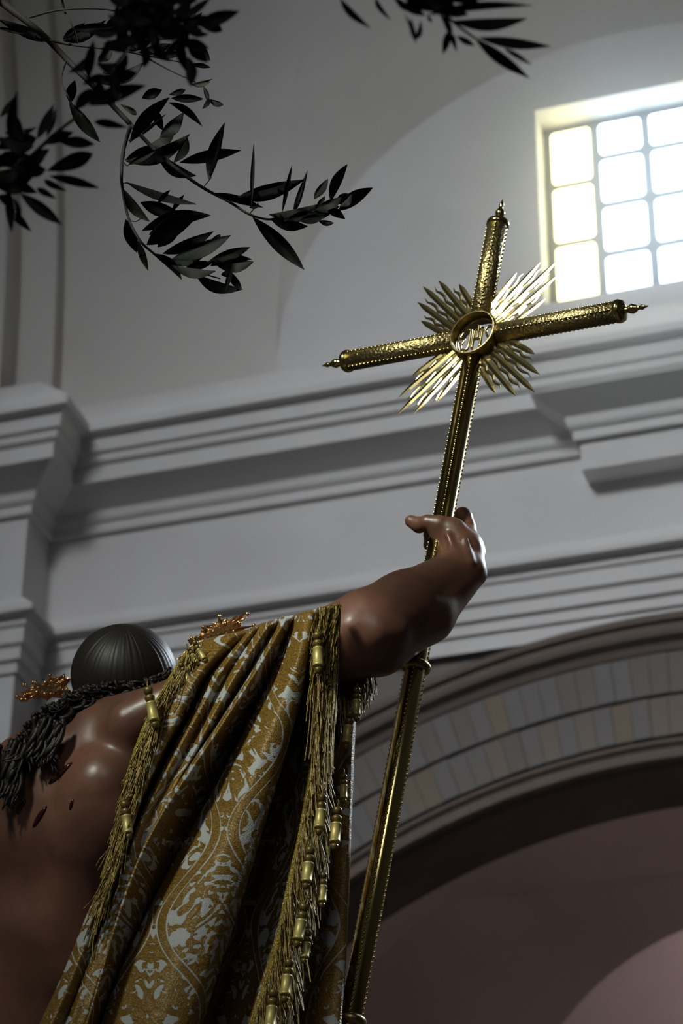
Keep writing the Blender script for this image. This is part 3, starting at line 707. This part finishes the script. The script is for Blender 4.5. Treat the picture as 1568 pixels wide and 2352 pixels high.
def cloth(G, name, parent, mat, uoff=0., thick=.0035):
    nr, nc = G.shape[:2]
    V = [at(*G[r, k]) for r in range(nr) for k in range(nc)]
    Fc = [(r*nc+k, r*nc+k+1, (r+1)*nc+k+1, (r+1)*nc+k) for r in range(nr-1) for k in range(nc-1)]
    me = bpy.data.meshes.new(name); me.from_pydata([tuple(v) for v in V], [], Fc); me.update()
    dd = np.abs(np.diff(G[..., 2], axis=1)); acc = np.concatenate([np.zeros((nr, 1)), np.cumsum(dd, 1)], 1)
    acc = acc - acc[:, [min(nc-1, int(nc*.72))]]
    u = (G[..., 0]-512)/1135. + acc*.3 + uoff; v = -(G[..., 1]-1800)/1135./.86
    uv = np.stack([u, v], -1).reshape(-1, 2)
    li = np.zeros(len(me.loops), np.int32); me.loops.foreach_get('vertex_index', li)
    me.uv_layers.new(name='cloth').data.foreach_set('uv', uv[li].ravel())
    o = obj(name, me, mat, parent); s = o.modifiers.new('cloth_thickness', 'SOLIDIFY'); s.thickness = thick; s.offset = 0
    return o
cape = empty('cape', at(520, 1450, 5.1))
tag(cape, 'gold and white brocade cape with fringed edges draped over the statue\'s right shoulder', 'cape')
cloth(grid, 'brocade_back', cape, M_bro.m)
# the front half of the cape, hanging beyond the arm
FR = [
 ([(700,1520),(690,1640),(670,1800),(640,2000),(600,2200),(560,2352),(520,2520)], .33),
 ([(760,1500),(748,1640),(738,1800),(722,2000),(700,2200),(672,2352),(650,2520)], .27),
 ([(780,1500),(770,1640),(764,1800),(752,2010),(732,2200),(705,2352),(690,2520)], .30),
 ([(796,1520),(786,1650),(778,1820),(768,2020),(752,2200),(730,2352),(716,2520)], .245),
 ([(818,1540),(808,1655),(802,1830),(796,2010),(788,2200),(776,2352),(768,2520)], .235),
 ([(824,1545),(815,1660),(808,1830),(801,2010),(793,2200),(782,2352),(774,2520)], .27),
 ([(822,1550),(812,1665),(806,1830),(799,2010),(791,2200),(780,2352),(772,2520)], .33),
]
K = np.array([catmull([(x, y, dB(y)+o) for x, y in tr], 120) for tr, o in FR])
G2 = np.zeros((120, 61, 3))
for r in range(120): G2[r] = catmull(K[:, r], 61)
cloth(G2, 'brocade_front', cape, M_bro.m, .2)
# braid along both hems
M_braid = Mat('gold_braid', (.40, .29, .06), .38, .7); c = M_braid.coord(); M_braid.bump(M_braid.noise(c, 420, 1), .004, 1.)
M_thread = Mat('gold_thread', (.22, .15, .04), .45, .5); ob = M_thread.nt.nodes.new('ShaderNodeTexCoord').outputs['Object']
M_thread.set('Base Color', M_thread.mix(M_thread.noise(ob, 220, 2).sstep(.35, .65), (.09, .06, .016), (.31, .215, .055))); M_thread = M_thread.m
M_barrel = Mat('gold_silk', (.50, .41, .14), .45, .35).m
M_bead = Mat('dark_gold_silk', (.17, .12, .035), .40, .45).m
T3 = np.array([(742,1398,0.),(731,1450,-.01),(726,1540,.02),(726,1640,.03),(722,1700,.035),(714,1783,.035),(690,1922,.04),(662,2046,.045),(637,2171,.045),(600,2296,.045),(580,2360,.045),(530,2520,.045)])
Th = catmull([(x, y, dB(y)+o) for x, y, o in T3], 160)
Lh = catmull([(x-2, y, dB(y)+o-.006) for (x, y), o in zip(*FOLD[0])], 160)
mb = MB(); mb.tube([at(*q) for q in Th], .0065, 8); mb.tube([at(*q) for q in Lh[:92]], .0055, 8)
obj('braid', mb.out(), M_braid.m, cape)
fr_ = random.Random(21)
mb = MB()
def thread(x, y, d, L, lean, wav=3., r=.00115, dlean=0.):
    pts = []; f0 = fr_.uniform(0, 6); n = 9; k1 = fr_.uniform(4, 8)
    for j in range(n):
        t = j/(n-1); pts.append(at(x + lean*t + wav*math.sin(f0+k1*t)*t, y + L*t, d + dlean*t - L*t*.00050 + .004*math.sin(f0*2+k1*t)))
    mb.tube(pts, r*fr_.uniform(.8, 1.35), 4, False)
for _ in range(520):            # right hem: long threads falling straight down
    q = Th[int(fr_.uniform(0, 1)**1.0*159)]
    thread(q[0] + fr_.uniform(-3, 4), q[1] + fr_.uniform(-6, 6), q[2] + fr_.uniform(-.025, .006), fr_.uniform(80, 290), 48*fr_.random()**1.2 - 8, fr_.uniform(2, 9))
for _ in range(190):            # the bunch falling over the upper arm
    t = fr_.random(); x = 726 + 56*t
    thread(x, 1402 - 12*t + fr_.uniform(-5, 8), dB(1400) - .006 + .02*t + fr_.uniform(-.02, .008), 60 + 380*fr_.random()**1.4, fr_.uniform(-26, 8) - 20*t, fr_.uniform(2, 8), dlean=-.04)
for _ in range(170):            # threads of the front hem below the arm
    t = fr_.random(); x = 765 + 92*t
    thread(x, 1512 + 18*fr_.random() + 12*t, 5.235 + fr_.uniform(-.02, .03), fr_.uniform(40, 120)*(1-.35*t) + 60*(1-t), fr_.uniform(-8, 12), fr_.uniform(1, 4))
for _ in range(330):            # left hem, short threads lying on the cloth and the back
    q = Lh[int(fr_.uniform(0, .62)*159)]; k = fr_.random()
    thread(q[0] + 2 + 34*k, q[1] + fr_.uniform(-14, 6) - 24*k, q[2] - .03 - .025*k + fr_.uniform(-.012, .006), fr_.uniform(60, 140), fr_.uniform(-46, -16), fr_.uniform(1, 4))
tag(obj('fringe', mb.out(), M_thread, cape), kind='stuff')
def tassel(x, y, d, ang=0., s=1.):
    """wrapped barrel of the tassel centred at (x,y) with two beads on its cord above"""
    c0 = at(x, y, d); dn = (at(x + 60*math.sin(ang), y + 60, d - .030) - c0).normalized()
    Z = -dn; X_ = FWD.cross(Z).normalized(); Y_ = Z.cross(X_)
    M = Matrix(((X_.x, Y_.x, Z.x, c0.x), (X_.y, Y_.y, Z.y, c0.y), (X_.z, Y_.z, Z.z, c0.z), (0, 0, 0, 1))) @ Matrix.Scale(s, 4)
    m = MB(); m.lathe([(.003, -.0215), (.0098, -.0212), (.0104, -.0195), (.0104, -.017), (.0100, -.0165), (.0100, .0145), (.0104, .015), (.0104, .0175), (.0096, .0187), (.003, .019)], M, 16)
    t = obj('tassel', m.out(), M_barrel, cape)
    m = MB(); m.lathe([(.002, -.036), (.0045, -.0355), (.007, -.030), (.0078, -.026), (.004, -.0255)], M, 14); obj('tip', m.out(), M_bead, t)
    for h, r in ((.0285, .0096), (.0455, .0092)):
        m = MB(); m.lathe([(.002, h-.008), (r*.8, h-.007), (r, h-.001), (r*1.05, h+.003), (r*.7, h+.0065), (.002, h+.008)], M, 14); obj('bead', m.out(), M_bead, t)
    m = MB(); m.tube([M @ Vector((0, 0, .05)), M @ Vector((.001, 0, .062)), M @ Vector((0, .012, .075))], .0018, 6); obj('cord', m.out(), M_thread, t)
for x, y, o, a, s in ((730,1508,-.06,.02,1.0), (727,1650,.03,.05,.95), (798,1686,.16,-.12,.95), (818,1625,.19,0.,.85), (750,1762,-.01,.02,.9), (789,1818,.10,.0,.7),
      (735,1880,.0,-.1,.95), (770,1912,.02,-.08,1.0), (706,2003,.0,-.12,.98), (740,2052,.03,-.05,.8), (688,2135,.01,-.18,1.0), (702,2182,.03,-.15,.75), (657,2262,.0,-.12,.95), (622,2335,.0,-.1,1.),
      (350,1634,-.065,.2,1.0), (292,1893,-.06,.12,.9), (428,1555,-.01,.45,.62), (462,1502,.0,.6,.6), (446,1512,.0,.6,.5)):
    tassel(x, y, dB(y)+o-.01, a, s)
# ------------------------------------------------------------------ olive branches
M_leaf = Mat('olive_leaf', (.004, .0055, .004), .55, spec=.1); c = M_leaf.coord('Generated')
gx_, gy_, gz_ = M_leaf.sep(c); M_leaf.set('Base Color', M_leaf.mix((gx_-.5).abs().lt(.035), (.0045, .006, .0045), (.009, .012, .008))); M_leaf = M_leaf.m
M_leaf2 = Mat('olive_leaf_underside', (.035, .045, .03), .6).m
M_twig = Mat('olive_twig', (.013, .009, .008), .8).m
def leaf_mesh(curl, fold, mat, name='leaf'):
    n = 10; vs = []; fs = []
    for i in range(n+1):
        t = i/n; wd = (math.sin(PI*t**.95)**.95 if t < 1 else 0) + .03
        z = curl*(t*t-t*.2); vs += [(-wd, t, z+fold*wd), (0, t, z), (wd, t, z+fold*wd)]
    for i in range(n): fs += [(3*i, 3*i+1, 3*i+4, 3*i+3), (3*i+1, 3*i+2, 3*i+5, 3*i+4)]
    vs2 = [(x, y, z-.012) for x, y, z in vs]; m = len(vs)
    fs2 = [tuple(q+m for q in reversed(f)) for f in fs]
    rim = [3*i for i in range(n+1)] + [3*n+1] + [3*i+2 for i in range(n, -1, -1)] + [1]
    fr = [(rim[k], rim[k]+m, rim[(k+1) % len(rim)]+m, rim[(k+1) % len(rim)]) for k in range(len(rim))]
    me = bpy.data.meshes.new(name); me.from_pydata(vs+vs2, [], fs+fs2+fr); me.materials.append(mat); me.update(); return me
LEAVES = [leaf_mesh(cu, fo, M_leaf) for cu, fo in ((.12, .25), (-.15, .35), (.25, .15), (-.06, .5))]; PALE = leaf_mesh(.15, .3, M_leaf2)
lr = random.Random(77)
def leaf(parent, a, b, w, d, mesh=None, dd=None, roll=None):
    """one leaf from its stalk at pixel a to its tip at pixel b, w pixels wide"""
    dd = lr.uniform(-.03, .03) if dd is None else dd
    pa, pb = at(*a, d), at(*b, d+dd); Y = pb-pa; L = Y.length; Yn = Y/L
    S = Yn.cross(FWD).normalized(); Nn = S.cross(Yn); ro = lr.uniform(-.55, .55) if roll is None else roll
    Xr = S*math.cos(ro) + Nn*math.sin(ro); Zr = Xr.cross(Yn); hw = .49*w*d/FPX/max(.55, math.cos(ro))
    o = obj('leaf', mesh or lr.choice(LEAVES), None, parent)
    o.matrix_world = Matrix(((Xr.x*hw, Y.x, Zr.x*L*.5, pa.x), (Xr.y*hw, Y.y, Zr.y*L*.5, pa.y), (Xr.z*hw, Y.z, Zr.z*L*.5, pa.z), (0, 0, 0, 1)))
    return o
def branch(label, stems, d, leaves, k=1., ox=0, oy=0):
    o = empty('olive_branch', at(ox + stems[0][0][0][0]/k, oy + stems[0][0][0][1]/k, d)); tag(o, label, 'branch', 'olive branches overhead')
    for pts, r0, r1 in stems:
        n = len(pts)*4; q = catmull(pts, n); mb = MB()
        mb.tube([at(ox + x/k, oy + y/k, d + .012*math.sin(i*.5)) for i, (x, y) in enumerate(q)], [r0 + (r1-r0)*i/(n-1) for i in range(n)], 7)
        obj('stem', mb.out(), M_twig, o)
    for a in leaves:
        (x0, y0), (x1, y1), wd = a[:3]
        leaf(o, (ox + x0/k, oy + y0/k), (ox + x1/k, oy + y1/k), wd/k, d + lr.uniform(-.05, .05), a[3] if len(a) > 3 else None)
    return o
def shoots(stem, n, L, W, spread=.9, k=1.78, j=6):
    """alternate leaves along a twig given in crop pixels"""
    q = catmull(stem, n+3); out = []
    for i in range(n):
        a = q[i+1]; t = q[i+2]-q[i]; th = math.atan2(t[1], t[0]) + (1 if i % 2 else -1)*lr.uniform(.35, spread)
        l = L*lr.uniform(.7, 1.15); out.append(((a[0]+lr.uniform(-j, j), a[1]+lr.uniform(-j, j)), (a[0]+l*math.cos(th), a[1]+l*math.sin(th)), W*lr.uniform(.6, 1.15)))
    a = q[-1]; t = q[-1]-q[-2]; th = math.atan2(t[1], t[0]); out.append(((a[0], a[1]), (a[0]+L*math.cos(th), a[1]+L*math.sin(th)), W)); return out
K1 = 1568/880
main_leaves = [
 ((512,655),(652,598),40), ((515,660),(778,560),58), ((525,675),(640,612),26), ((768,565),(712,668),42), ((735,665),(990,620),48), ((855,738),(918,503),50), ((530,585),(690,395),52), ((520,580),(680,462),18),
 ((655,562),(752,464),58), ((690,420),(828,516),30), ((638,452),(668,535),36), ((515,745),(806,828),30), ((505,772),(612,908),44), ((575,828),(748,885),58), ((580,945),(862,880),60), ((600,1002),(815,882),78),
 ((645,1012),(745,905),56), ((515,898),(562,1036),52), ((565,985),(608,1110),30,PALE), ((622,1038),(745,1144),34), ((665,1038),(874,942),52), ((700,1062),(942,958),62), ((668,1066),(835,1050),44), ((850,1072),(1024,1012),46),
 ((880,1082),(1040,1076),52), ((700,1086),(885,1116),42), ((800,1122),(992,1186),42), ((938,1108),(990,1184),32,PALE), ((945,1100),(918,1190),22), ((860,1090),(1030,1060),40), ((640,840),(695,780),18), ((700,870),(752,800),20),
 ((640,622),(802,722),46), ((970,808),(1245,736),66), ((1028,842),(1040,576),17), ((872,790),(1078,858),30), ((1155,870),(1198,678),18), ((1200,872),(1258,698),25), ((1100,878),(1310,836),44), ((1285,815),(1340,724),36),
 ((1352,825),(1418,670),42), ((1385,862),(1528,770),52), ((1105,894),(1262,922),52), ((1235,895),(1385,845),62), ((1300,902),(1366,913),24), ((1340,862),(1412,896),34), ((1375,835),(1450,798),34), ((1033,888),(1242,1102),62), ((1160,905),(1300,870),40), ((1225,905),(1330,880),40), ((1300,850),(1330,800),26), ((1390,845),(1440,795),28), ((845,1000),(905,960),30), ((610,960),(720,930),40), ((760,1095),(870,1075),34), ((905,1125),(960,1090),30), ((560,540),(640,440),40), ((600,600),(720,520),44), ((1290,860),(1400,810),50), ((1020,850),(1062,838),18),
 ((208,165),(-10,78),46), ((110,140),(-20,112),18), ((255,162),(346,94),30), ((258,166),(432,84),52), ((640,165),(808,33),62), ((735,125),(826,52),46), ((288,425),(306,328),40), ((282,415),(410,578),52),
 ((770,262),(862,276),20), ((798,182),(852,246),36), ((580,402),(662,368),42), ((690,388),(762,366),26), ((700,402),(832,406),34), ((778,346),(872,320),16,PALE), ((832,352),(852,412),20), ((848,404),(916,432),26), ((852,398),(828,446),22), ((790,350),(862,330),14,PALE),
 ((490,425),(560,470),24), ((420,300),(520,250),46), ((400,250),(460,200),44), ((440,330),(590,260),52), ((390,330),(510,330),40), ((360,380),(470,420),40), ((500,210),(640,140),46), ((560,215),(700,180),40), ((420,130),(560,60),56), ((300,120),(470,110),38), ((620,230),(760,215),30),
]
main_stems = [
 ([(-30,-20),(20,20),(120,95),(200,165),(290,260),(350,320),(450,420),(535,510)], .0075, .0048),
 ([(535,510),(505,620),(498,700),(500,760),(525,890),(570,980),(620,1030),(700,1085),(800,1112),(900,1140)], .0042, .0014),
 ([(535,510),(640,620),(720,690),(830,768),(940,827),(1020,877),(1100,898),(1200,890),(1290,862)], .0042, .0014),
 ([(270,250),(252,330),(285,405),(300,430)], .0016, .0012), ([(120,72),(240,42),(400,36),(560,60)], .0022, .0014), ([(200,165),(300,185),(480,205),(620,232),(780,262)], .0026, .0012),
 ([(250,-20),(270,60),(300,115),(320,180)], .003, .001), ([(560,215),(700,290),(800,336)], .0018, .001), ([(505,660),(520,678),(540,660)], .001, .001), ([(498,748),(540,752),(560,762)], .001, .001), ([(830,768),(850,745),(865,725)], .001, .001),
 ([(1020,877),(1050,840),(1055,830)], .0011, .001), ([(540,905),(560,905),(580,890)], .001, .001),
]
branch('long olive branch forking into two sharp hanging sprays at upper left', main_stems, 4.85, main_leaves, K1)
left_leaves = [((60,600),(65,378),40), ((60,620),(58,455),36), ((20,540),(150,522),36), ((150,570),(215,422),44), ((190,560),(222,430),30), ((180,590),(302,540),44), ((240,580),(385,592),46), ((190,700),(382,628),66), ((200,720),(402,776),36),
 ((180,735),(272,782),28), ((150,770),(228,812),28), ((80,790),(248,912),52), ((40,800),(82,892),32), ((20,850),(122,952),34), ((30,760),(40,944),40), ((-20,560),(140,600),60), ((-30,640),(160,650),70), ((-20,700),(140,720),80), ((-20,760),(120,760),70),
 ((0,480),(68,380),34), ((60,690),(180,640),60), ((20,660),(120,560),46), ((-10,800),(60,850),44), ((90,720),(190,690),50), ((60,740),(150,790),44), ((-10,610),(70,560),50), ((60,600),(150,560),50), ((-10,680),(80,630),60), ((-20,730),(90,690),60), ((100,660),(200,610),44)]
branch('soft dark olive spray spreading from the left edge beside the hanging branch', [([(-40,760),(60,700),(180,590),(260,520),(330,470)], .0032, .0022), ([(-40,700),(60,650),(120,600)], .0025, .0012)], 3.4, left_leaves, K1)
top_leaves = []
for st in ([(420,-30),(520,60),(600,130),(740,170)], [(500,-40),(580,30),(700,60),(800,90)], [(600,-40),(560,60),(500,120),(380,220)], [(660,-30),(720,60),(760,130),(770,230)], [(640,60),(560,180),(440,290),(380,360)], [(480,20),(600,100),(700,110)]):
    top_leaves += shoots(st, 9, 120, 50, 1.1)
top_leaves += [((800,105),(985,45),56), ((360,430),(602,350),62), ((350,410),(470,385),50), ((430,330),(560,300),56), ((385,498),(522,522),34), ((740,110),(775,310),44), ((360,330),(385,170),40), ((440,-10),(720,20),50), ((480,10),(730,-5),50)]
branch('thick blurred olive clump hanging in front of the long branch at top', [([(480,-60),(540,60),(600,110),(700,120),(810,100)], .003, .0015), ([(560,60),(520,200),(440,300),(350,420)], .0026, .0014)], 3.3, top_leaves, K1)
K2 = 1568/808
tr = [((40,-10),(176,126),34), ((200,-10),(266,90),20), ((420,70),(895,18),30), ((540,92),(876,70),58), ((655,168),(985,192),52), ((640,170),(888,348),52), ((770,215),(893,288),22), ((330,-10),(470,50),60), ((420,-10),(560,50),70), ((460,20),(620,60),60), ((300,10),(420,70),40),
 ((500,60),(540,160),30), ((520,140),(495,245),34), ((530,150),(560,230),26), ((355,80),(385,180),24), ((400,90),(372,176),16), ((330,60),(372,150),12), ((540,10),(700,-10),40), ((480,-20),(660,10),50), ((560,160),(640,200),30), ((430,70),(450,100),16), ((280,-10),(340,50),30)]
branch('dark out-of-focus olive sprig reaching in from the top edge towards the window', [([(430,-60),(470,30),(560,110),(640,170),(690,205)], .0026, .0012), ([(470,30),(500,90),(530,160)], .0018, .001), ([(-10,-60),(40,-8)], .002, .001)], 3.1, tr, K2, ox=760)
# haze in the light of the window
Mh = bpy.data.materials.new('lit_haze'); Mh.use_nodes = True; nt = Mh.node_tree; nt.nodes.clear()
vo = nt.nodes.new('ShaderNodeVolumeScatter'); vo.inputs['Density'].default_value = .088; vo.inputs['Anisotropy'].default_value = .85
vo.inputs['Color'].default_value = (.92, .95, 1, 1)
ou = nt.nodes.new('ShaderNodeOutputMaterial'); nt.links.new(vo.outputs[0], ou.inputs['Volume'])
mb = MB(); mb.box((-9.4, 9.6, 7.6), (2.4, 12.98, 15.5))
tag(obj('haze', mb.out(), Mh, smooth=False), 'faint luminous haze hanging in front of the bright window', 'haze', kind='stuff')
